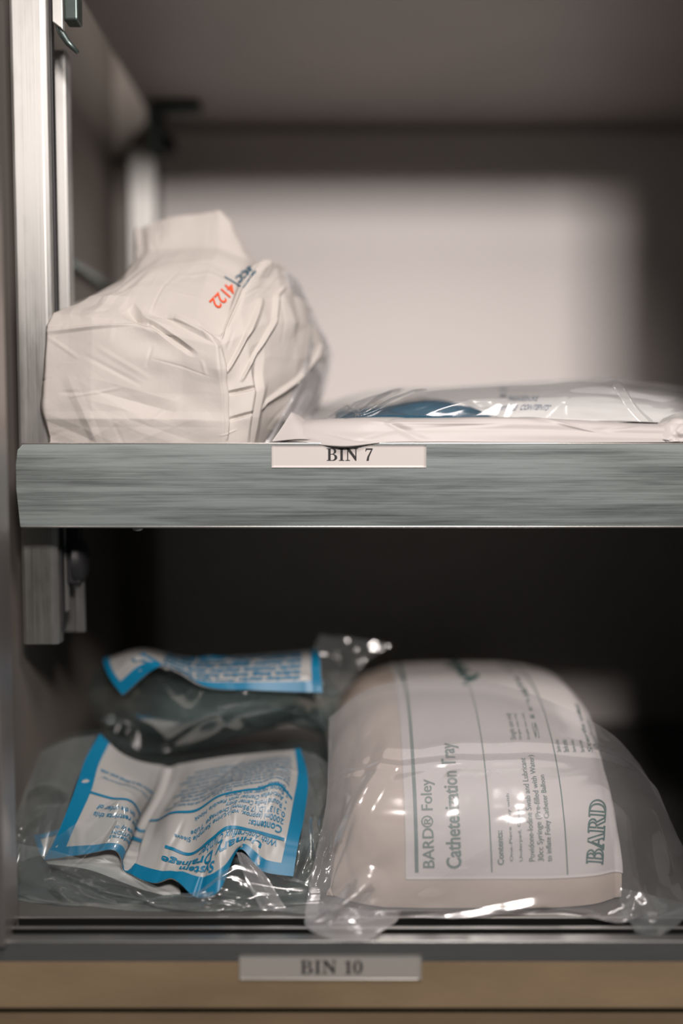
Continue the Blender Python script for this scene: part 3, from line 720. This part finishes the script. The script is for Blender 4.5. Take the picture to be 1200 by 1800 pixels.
# ruled lines
strip(b, lab, [(.05, .50), (.95, .50)], .018, 1, .0004, 160, 1.7)
strip(b, lab, [(.40, .75), (.95, .75)], .021, 1, .0004, 120, 1.7)
def up(s, s1, t, size, bold=0.0, w=None, shear=0.0):
    """a line of print turned upside down: starts at s1 (its left end, on the right of the photo)"""
    V2, F2 = text2d(s, bold, shear); hh = 0.72
    ww = V2[:, 0].max()
    wd = w if w else ww * size / hh / 1.7 * 0.62
    text_on(b, lab, s, (s1, t), (-wd / ww, 0), (0, size / hh), 1.0, 1, data=(V2, F2), off=0.0005)
up('With Anti-reflux Chamber', .93, .765, .042, .010, .37, 0.2)
up('Urinary Drainage', .87, .815, .048, .024, .47)
up('System', .665, .866, .042, .024, .17)
up('Contents:', .935, .685, .038, .02, .155)
for i, (s_, w_) in enumerate([('2000ml (approx. vol.)/Urine Sample Sleeve', .43), ('0.313" I.D. (7.95mm) Drainage Tube', .37), ('\u2022 Round Profile Center Entry', .24), ('\u2022 Anti-reflux Chamber with Flexible Hook', .36), ('\u2022 Swivel Hanger with Clamp', .25), ('\u2022 Draw-off Tube', .13)]):
    up(s_, .935, .648 - i * .034, .026, .010, w_ * 1.18)
up('For Use:', .66, .462, .020, .01, .08)
for i in range(9):
    rr = random.Random(i)
    s_ = ' '.join(rr.choice(['Remove', 'tube', 'and secure', 'connect', 'bag', 'with clamp', 'hang below', 'bladder', 'level', 'inspect', 'catheter', 'sterile']) for _ in range(9 if i > 1 else 12))
    up(s_, .93, .430 - i * .040, .024, .010, .56 - .02 * (i % 3))
    if i < 7: up(s_[:34], .295, .30 - i * .036 if i else .335, .019, .004, .0001 + .22) if i == 0 else None
up('draining bag is placed even with', .29, .27, .030, .02, .225)
up('or on the order of', .285, .57, .038, .02, .19)
up('law restricts this', .285, .63, .038, .02, .19)
for i in range(3): up(['to sale by or', 'CAUTION', 'Federal'][i], .285, .72 + i * .05, .036, .02, .10)
b.build('printed_label', [M['label'], M['blue_ink']], db)

def film_part(name, rows, seed, parent, mat, n=110, m=140, amp=.0025, cnt=40, wid=(.05, .16), ln=(.25, .9), asp=1.5, ang=None, extra=(), label=None, fine=.0008, soft=0.0):
    sf = Surf(T3(rows), n=n, m=m, smooth=2)
    cnt = int(cnt * .45); fine *= .35
    h = creases(sf.U, sf.V, cnt, seed, amp, wid, ln, asp, ang) + creases(sf.U, sf.V, cnt, seed + 100, fine, (wid[0] / 2, wid[1] / 2), (ln[0] / 2, ln[1] / 2), asp)
    if soft: h += soft * smooth_noise(sf.U, sf.V, np.random.default_rng(seed), 5)
    for (a, bb, w, am) in extra: h += seg_ridge(sf.U, sf.V, a, bb, w, am, asp)
    sf.disp(h); sf.relax()
    zmin = FLOOR + 0.0006
    sf.G[..., 2] = np.maximum(sf.G[..., 2], np.where(sf.G[..., 1] + D > .424, zmin, zmin + .0006))
    b = MB(); sf.into(b); o = b.build(name, mat, parent)
    if label: o['label'] = label
    return sf
# back sheet of the bag, showing as a crumpled margin on all sides
film_part('back_film', [
 [(40, 1330, .53), (160, 1282, .525), (300, 1325, .53), (430, 1312, .53), (540, 1300, .53), (585, 1320, .53)],
 [(35, 1400, .50), (125, 1370, .495), (290, 1400, .51), (430, 1380, .49), (545, 1370, .49), (590, 1410, .49)],
 [(30, 1470, .48), (95, 1460, .475), (250, 1470, .48), (400, 1460, .47), (545, 1450, .47), (592, 1480, .47)],
 [(26, 1540, .462), (90, 1520, .462), (220, 1540, .460), (380, 1560, .45), (520, 1545, .452), (580, 1540, .455)],
 [(26, 1585, .450), (110, 1580, .446), (230, 1590, .445), (380, 1600, .44), (500, 1600, .44), (570, 1590, .445)],
 [(24, 1610, .444), (130, 1618, .440), (250, 1624, .437), (380, 1626, .436), (480, 1626, .436), (560, 1622, .437)]],
 41, db, M['film_dark'], amp=.004, cnt=60)
film_part('front_film', [
 [(20, 1480, .458), (110, 1500, .452), (220, 1535, .446), (330, 1570, .434), (420, 1520, .438), (520, 1545, .440)],
 [(22, 1530, .450), (110, 1540, .445), (220, 1570, .440), (330, 1590, .431), (420, 1570, .434), (560, 1560, .440)],
 [(24, 1570, .445), (110, 1580, .440), (220, 1595, .436), (330, 1605, .430), (430, 1600, .430), (560, 1590, .434)],
 [(24, 1607, .441), (120, 1615, .436), (230, 1622, .431), (330, 1626, .429), (430, 1626, .429), (555, 1622, .430)]],
 43, db, M['film'], amp=.003, cnt=60, ang=0.25, asp=3, wid=(.03, .12), soft=.001)
film_part('side_film', [
 [(528, 1318, .505), (560, 1330, .50), (590, 1350, .49)],
 [(541, 1372, .485), (575, 1390, .48), (600, 1410, .475)],
 [(534, 1436, .468), (570, 1450, .462), (598, 1470, .46)],
 [(522, 1500, .455), (555, 1510, .452), (590, 1520, .452)],
 [(512, 1545, .446), (545, 1560, .444), (585, 1570, .444)]],
 47, db, M['film'], n=90, m=60, amp=.003, cnt=30, asp=.6, extra=[((.2, .5), (.5, .75), .05, .004), ((.3, .9), (.6, .5), .05, -.003)])
film_part('wall_film', [
 [(170, 1292, .506), (120, 1300, .51), (60, 1330, .52), (25, 1370, .50)],
 [(135, 1372, .480), (95, 1370, .485), (55, 1395, .49), (22, 1420, .48)],
 [(112, 1440, .463), (75, 1435, .468), (45, 1450, .475), (22, 1470, .468)],
 [(85, 1505, .455), (65, 1505, .458), (42, 1515, .462), (24, 1530, .460)]],
 49, db, M['film'], n=90, m=80, amp=.003, cnt=24, asp=1, extra=[((.1, .45), (.7, .35), .06, .005), ((.05, .5), (.5, .52), .05, -.004)])
film_part('film_fold', [
 [(206, 1400, .462), (212, 1408, .461), (218, 1418, .460)],
 [(160, 1428, .458), (185, 1448, .455), (222, 1465, .454)],
 [(115, 1460, .454), (150, 1490, .450), (225, 1500, .448)],
 [(60, 1500, .452), (120, 1530, .446), (210, 1535, .445)]],
 51, db, M['film_thin'], n=60, m=60, amp=.0015, cnt=14, asp=1, ang=2.2)
film_part('hanging_film', [
 [(415, 1498, .444), (428, 1500, .443), (440, 1510, .443)],
 [(430, 1540, .438), (450, 1538, .437), (468, 1540, .438)],
 [(455, 1590, .433), (478, 1595, .432), (500, 1592, .433)],
 [(480, 1625, .430), (505, 1626, .430), (530, 1624, .431)]],
 53, db, M['milky'], n=60, m=30, amp=.0012, cnt=10, asp=.5, ang=1.2)
# coiled drainage tube at the bottom of the bag
b = MB()
P = []
for i in range(90):
    a = i / 89 * 2 * math.pi * 2.0
    P.append((-0.048 + (0.036 + .002 * math.sin(a * .7)) * math.cos(a), 0.025 + 0.022 * math.sin(a), FLOOR + 0.006 + 0.0035 * (i / 89) * 2))
b.tube(P, 0.0040, 12); b.build('drainage_tube', M['tube'], db)

# a second packet lying flat under it
d2 = thing('drainage_bag', at(190, 1600, 0.49), 'flattened packet with white and blue label, lowest of the three drainage bags at the left', 'medical packet')
rows = [
 [(60, 1470, .475), (140, 1455, .475), (230, 1470, .475), (300, 1500, .475)],
 [(70, 1500, .462), (150, 1490, .460), (240, 1505, .458), (310, 1535, .456)],
 [(84, 1518, .455), (160, 1530, .451), (245, 1562, .446), (320, 1580, .444)],
]
sf = Surf(T3(rows), n=60, m=80, smooth=1); sf.disp(creases(sf.U, sf.V, 14, 61, .001, (.05, .1), (.2, .5)))
b = MB(); sf.thick(b, .0003); strip(b, sf, [(0, .05), (1, .05)], .15, 1, .0005, 60, 2); strip(b, sf, [(.02, 0), (.02, .6)], .08, 1, .0006, 40, 2)
b.build('printed_label', [M['label'], M['blue_ink']], d2)
film_part('clear_film', [
 [(15, 1500, .47), (130, 1480, .47), (300, 1540, .47), (450, 1540, .47), (560, 1530, .47)],
 [(12, 1550, .455), (130, 1555, .452), (300, 1580, .448), (450, 1585, .448), (570, 1570, .45)],
 [(14, 1590, .447), (130, 1598, .443), (300, 1608, .440), (450, 1610, .440), (570, 1600, .44)],
 [(20, 1612, .4425), (130, 1622, .439), (300, 1628, .437), (450, 1629, .437), (570, 1628, .437)]],
 63, d2, M['film_dark'], amp=.0025, cnt=50, ang=0.15, asp=3)

# ================================================================== DRAINAGE BAG BEHIND, rolled on top
d3 = thing('drainage_bag', at(370, 1320, 0.55), 'blurred rolled up drainage bag behind, lying on top of the other blue labelled packets', 'medical packet')
rows = [
 [(190, 1158, .560), (250, 1142, .560), (340, 1158, .560), (460, 1152, .560), (560, 1143, .560)],
 [(182, 1162, .530), (248, 1146, .525), (345, 1166, .520), (460, 1160, .520), (562, 1152, .522)],
 [(194, 1192, .512), (252, 1158, .506), (340, 1188, .502), (450, 1188, .502), (564, 1182, .508)],
 [(216, 1222, .504), (285, 1172, .500), (362, 1208, .496), (450, 1214, .496), (566, 1218, .502)],
]
sf = Surf(T3(rows), n=90, m=180, smooth=1); sf.disp(creases(sf.U, sf.V, 20, 71, .0012, (.03, .08), (.2, .5), 2.5))
b = MB(); sf.thick(b, .0003)
strip(b, sf, [(0, .92), (1, .92)], .22, 1, .0005, 120, 2.5); strip(b, sf, [(.02, 0), (.02, 1)], .11, 1, .0006, 60, 2.5); strip(b, sf, [(.98, 0), (.98, 1)], .09, 1, .0006, 60, 2.5)
strip(b, sf, [(.22, .55), (.32, .9)], .25, 1, .0007, 20, 2.5)
for i in range(7):
    rr = random.Random(50 + i); s_ = ' '.join(rr.choice(['Contents', 'drainage', 'bag', 'tube', 'sterile', 'clamp', 'urinary', 'chamber']) for _ in range(5))
    V2, F2 = text2d(s_, .05); text_on(b, sf, s_, (.92, .72 - i * .10), (-(.56) / V2[:, 0].max(), 0), (0, .065 / .72), 1.0, 1, data=(V2, F2), off=.0006)
b.build('printed_label', [M['label'], M['blue_ink']], d3)
# the body: an irregular clear pillow
def pillow(name, rings, seed, parent, mat, n=120, m=90, amp=.002, cnt=40):
    """rings: list of (cx, cy, d, half_h(px), half_d(m)) along the length"""
    tab = []
    K = 12
    for (cx, cy, d, hh, hd) in rings:
        row = []
        for k in range(K + 1):
            a = 2 * math.pi * k / K
            row.append(at(cx - 6 * math.sin(a), cy - hh * math.sin(a), d - hd * math.cos(a)))
        tab.append(row)
    sf = Surf(tab, n=n, m=m, smooth=1)
    e = np.minimum(sf.U, 1 - sf.U); f = np.clip(e * 12, 0, 1)
    nn = sf.normals(); h = (creases(sf.U, sf.V, cnt, seed, amp, (.02, .07), (.1, .5), 1) + .001 * smooth_noise(sf.U, sf.V, np.random.default_rng(seed), 8)) * f
    sf.G = sf.G + nn * h[..., None]
    b = MB(); sf.into(b); return b.build(name, mat, parent)
pillow('bag_body', [(158, 1232, .545, 20, .010), (190, 1240, .54, 70, .020), (250, 1240, .535, 88, .028), (340, 1245, .53, 72, .032), (430, 1235, .53, 55, .032), (510, 1225, .535, 48, .028), (560, 1235, .54, 50, .018), (600, 1250, .545, 40, .006)], 73, d3, M['film_dark'], amp=.0045, cnt=36)
pillow('inner_bag', [(200, 1240, .552, 30, .008), (260, 1250, .548, 50, .015), (340, 1245, .545, 45, .02), (430, 1235, .545, 38, .02), (520, 1228, .55, 30, .015), (560, 1232, .555, 20, .005)], 75, d3, M['film_dark'], amp=.004, cnt=40)
film_part('end_flap', [
 [(562, 1116, .550), (600, 1120, .548), (640, 1124, .546), (686, 1134, .545)],
 [(552, 1140, .545), (595, 1150, .542), (630, 1150, .542), (655, 1155, .543)],
 [(556, 1185, .540), (590, 1182, .540), (612, 1180, .540), (628, 1180, .541)],
 [(560, 1235, .538), (585, 1225, .538), (600, 1215, .538), (612, 1208, .539)]],
 77, d3, M['film'], n=60, m=60, amp=.0012, cnt=12, asp=1, soft=.0006)
film_part('end_skirt', [
 [(500, 1245, .53), (545, 1230, .53), (590, 1220, .535)],
 [(540, 1262, .525), (562, 1260, .52), (590, 1260, .525)],
 [(562, 1292, .52), (575, 1300, .51), (592, 1310, .51)],
 [(566, 1350, .51), (580, 1370, .50), (602, 1390, .49)]],
 79, d3, M['film_dark'], n=60, m=40, amp=.002, cnt=12, asp=.7)

# ================================================================== CATHETER TRAY IN ITS BAG
ct = thing('catheter_tray', (0.07, 0.08, FLOOR), 'bulky white catheterization tray pack in a milky plastic bag, on the lower right', 'medical tray')
prof = [(.622, -.2095), (.625, -.185), (.620, -.155), (.604, -.1375), (.570, -.1315), (.530, -.1285), (.500, -.1318), (.480, -.1385), (.461, -.1500), (.445, -.1670), (.4350, -.187), (.4315, -.200), (.4315, -.2095)]
xs = [-.004, -.006, -.003, .006, .022, .045, .070, .095, .114, .124, .1285, .130, .129]
hs = [0.0, .35, .68, .88, .965, .995, 1.0, 1.0, .985, .94, .80, .45, 0.0]
tab = []
for (d_, z_) in prof:
    row = []
    fr = max(0.0, (d_ - .46) / .16)
    for x_, k in zip(xs, hs):
        xx = .064 + (x_ - .064) * (1.0 - 0.02 * fr)
        zz = FLOOR + .001 + (z_ - (FLOOR + .001)) * k
        # front and rear edges are rounded in plan too
        e = abs((x_ - .062) / .068); dd = d_
        if d_ < .5: dd = d_ + .014 * e ** 5
        if d_ > .6: dd = d_ - .03 * e ** 4
        row.append((xx, dd - D, zz))
    tab.append(row)
arcl = np.array([0] + list(np.cumsum([math.hypot(prof[i + 1][0] - prof[i][0], prof[i + 1][1] - prof[i][1]) for i in range(len(prof) - 1)]))); arcl /= arcl[-1]
tray = Surf(tab, arcl, np.linspace(0, 1, len(xs)), n=200, m=220, smooth=4)
U, V_ = tray.U, tray.V
edge = np.clip(np.minimum(U, 1 - U) * 8, 0, 1)
h0 = (.0010 * smooth_noise(U, V_, np.random.default_rng(8), 6) + creases(U, V_, 60, 81, .0019, (.012, .05), (.15, .5), .7)) * edge
inlabel = (np.clip((U - .33) / .05, 0, 1) * np.clip((.80 - U) / .04, 0, 1)) * np.clip((V_ - .12) / .05, 0, 1)
h0 += edge * np.clip((V_ - .86) / .08, 0, 1) * creases(U, V_, 30, 84, .0016, (.02, .06), (.1, .4), .7)
tray.disp(h0 * (1 - .85 * inlabel)); tray.relax()
b = MB(); tray.into(b)
b.add([(.0, .0 - .02 + .0, FLOOR + .001)] * 0, [])
b.build('inner_wrap', M['wrapcloth'], ct)
# printed sheet lying on the wrap: a patch of the same surface just above it
s0, s1, t0, t1 = .36, .86, .10, .955
k0, k1 = int(t0 * tray.n), int(t1 * tray.n); j0, j1 = int(s0 * tray.m), int(s1 * tray.m)
nn = tray.normals(); sub = (tray.G + nn * .0005)[k0:k1, j0:j1]
ps = Surf.__new__(Surf); ps.G = sub; ps.n, ps.m = sub.shape[:2]
ps.U, ps.V = np.meshgrid(np.linspace(0, 1, ps.m), np.linspace(0, 1, ps.n))
b = MB(); ps.thick(b, .0003)
def ppx(px, py): return find_st(ps, px, py)
def vline(x_bottom_px, w, y0=1536, y1=1190, x_top=None):
    A = ppx(x_bottom_px, y0); s_ = A[0]
    strip(b, ps, [(s_, A[1]), (s_, .02)], w, 1, .0004, 90, .55)
vline(733, .0062); vline(865, .0022); vline(996, .0022)
def vtext(s, px, py0, py1, size_px, bold=0.0, data=None, mi=1):
    """print reading upwards, its foot at (px,py0), letters' tops towards the left"""
    A = ppx(px, py0); B = ppx(px, py1); L = ppx(px - size_px, py0)
    V2, F2 = data if data else text2d(s, bold)
    ww = V2[:, 0].max(); cap = 1.0 if data else .72
    text_on(b, ps, s, A, (0, (B[1] - A[1]) / ww), ((L[0] - A[0]) / cap, 0), 1.0, mi, data=(V2, F2), off=.0005)
vtext('BARD\u00ae Foley', 765, 1528, 1368, 20, .006)
vtext('Catheterization Tray', 810, 1528, 1306, 24, .016)
vtext('Contents:', 886, 1518, 1462, 10, .02)
for i, (s_, yt) in enumerate([('One-Piece Tray with', 1395), ('Underpad, Gloves', 1420), ('Povidone-Iodine Swab and Lubricant', 1335), ('30cc Syringe (Pre-filled with Water)', 1330), ('to inflate Foley Catheter Balloon', 1362)]):
    vtext(s_, 903 + i * 17, 1516, yt, 9, .004)
text_px(b, ps, serif2d('BARD', outline=.085, gap=-.06), (1058, 1519), (1064, 1406), (1030, 1517), 1, cap=1.0)
for i in range(4): vtext('Single use only', 905 + i * 14, 1300, 1255, 8, .004)
for i in range(6): vtext('Sterile unless', 985 + i * 14, 1325, 1300, 8, .003)
vtext('Foley', 795, 1222, 1208, 28, .02)
b.build('printed_sheet', [M['sheet'], M['green_ink']], ct)
# milky outer bag draped over the tray
film_part('outer_bag', [
 [(578, 1262, .490), (645, 1212, .495), (740, 1194, .500), (860, 1200, .497), (960, 1230, .482), (1060, 1280, .468), (1118, 1335, .475), (1150, 1390, .480)],
 [(576, 1350, .464), (640, 1330, .456), (740, 1318, .455), (860, 1314, .455), (970, 1320, .455), (1080, 1340, .455), (1150, 1390, .460), (1182, 1450, .464)],
 [(572, 1420, .448), (632, 1415, .435), (730, 1415, .432), (850, 1415, .431), (980, 1415, .431), (1095, 1422, .434), (1155, 1450, .450), (1200, 1500, .454)],
 [(553, 1510, .438), (622, 1500, .428), (720, 1500, .426), (850, 1500, .426), (980, 1500, .426), (1095, 1505, .429), (1155, 1530, .438), (1212, 1560, .443)],
 [(536, 1600, .427), (610, 1590, .421), (700, 1590, .4235), (850, 1585, .4245), (980, 1588, .4245), (1085, 1598, .424), (1150, 1608, .428), (1210, 1620, .432)],
 [(538, 1640, .419), (600, 1645, .416), (700, 1626, .4225), (850, 1628, .4265), (980, 1630, .4265), (1090, 1630, .423), (1140, 1640, .419), (1205, 1640, .422)]],
 83, ct, M['milky_bag'], n=170, m=220, amp=.0018, cnt=70, asp=1.3, fine=.0012,
 extra=[((.0, .98), (.20, .70), .05, .008), ((.10, .55), (.22, .15), .05, .004), ((.30, .95), (.55, .80), .04, .003), ((.62, .98), (.80, .74), .04, .005), ((.12, .2), (.9, .16), .03, .0014), ((.05, .25), (.6, .24), .02, .0012), ((.70, .92), (.80, .80), .04, .005), ((.78, .70), (.90, .90), .04, .005), ((.82, .35), (.9, .6), .05, .004)])
film_part('bag_tongue', [
 [(540, 1585, .428), (590, 1592, .424), (650, 1600, .424), (706, 1600, .426)],
 [(535, 1630, .418), (590, 1640, .4165), (650, 1640, .4165), (695, 1632, .418)],
 [(545, 1655, .4105), (595, 1662, .4085), (645, 1664, .4085), (672, 1655, .4105)],
 [(572, 1672, .4050), (600, 1682, .4015), (640, 1684, .4015), (655, 1676, .4045)]],
 85, ct, M['milky'], n=70, m=70, amp=.0012, cnt=14, asp=1, extra=[((.05, .9), (.35, 0), .1, .004)])
film_part('bag_corner', [
 [(1085, 1560, .432), (1130, 1570, .430), (1170, 1580, .432), (1215, 1590, .436)],
 [(1095, 1610, .424), (1130, 1620, .422), (1165, 1620, .424), (1212, 1625, .428)],
 [(1110, 1645, .4155), (1135, 1652, .4130), (1160, 1655, .4130), (1190, 1648, .4155)],
 [(1115, 1660, .4090), (1135, 1668, .4068), (1155, 1668, .4068), (1170, 1662, .4090)]],
 87, ct, M['film'], n=60, m=60, amp=.002, cnt=20, asp=1)

# ================================================================== the aisle opposite, seen only as reflections in the metal
M['opp'] = simple('opposite_panel', (0.22, 0.27, 0.265), 0.6, var=0.5, scale=3.0)
b = MB(); b.box((-1.6, -1.42, -0.9), (1.6, -1.40, 1.1)); struct(b.build('wall_front', M['opp']))
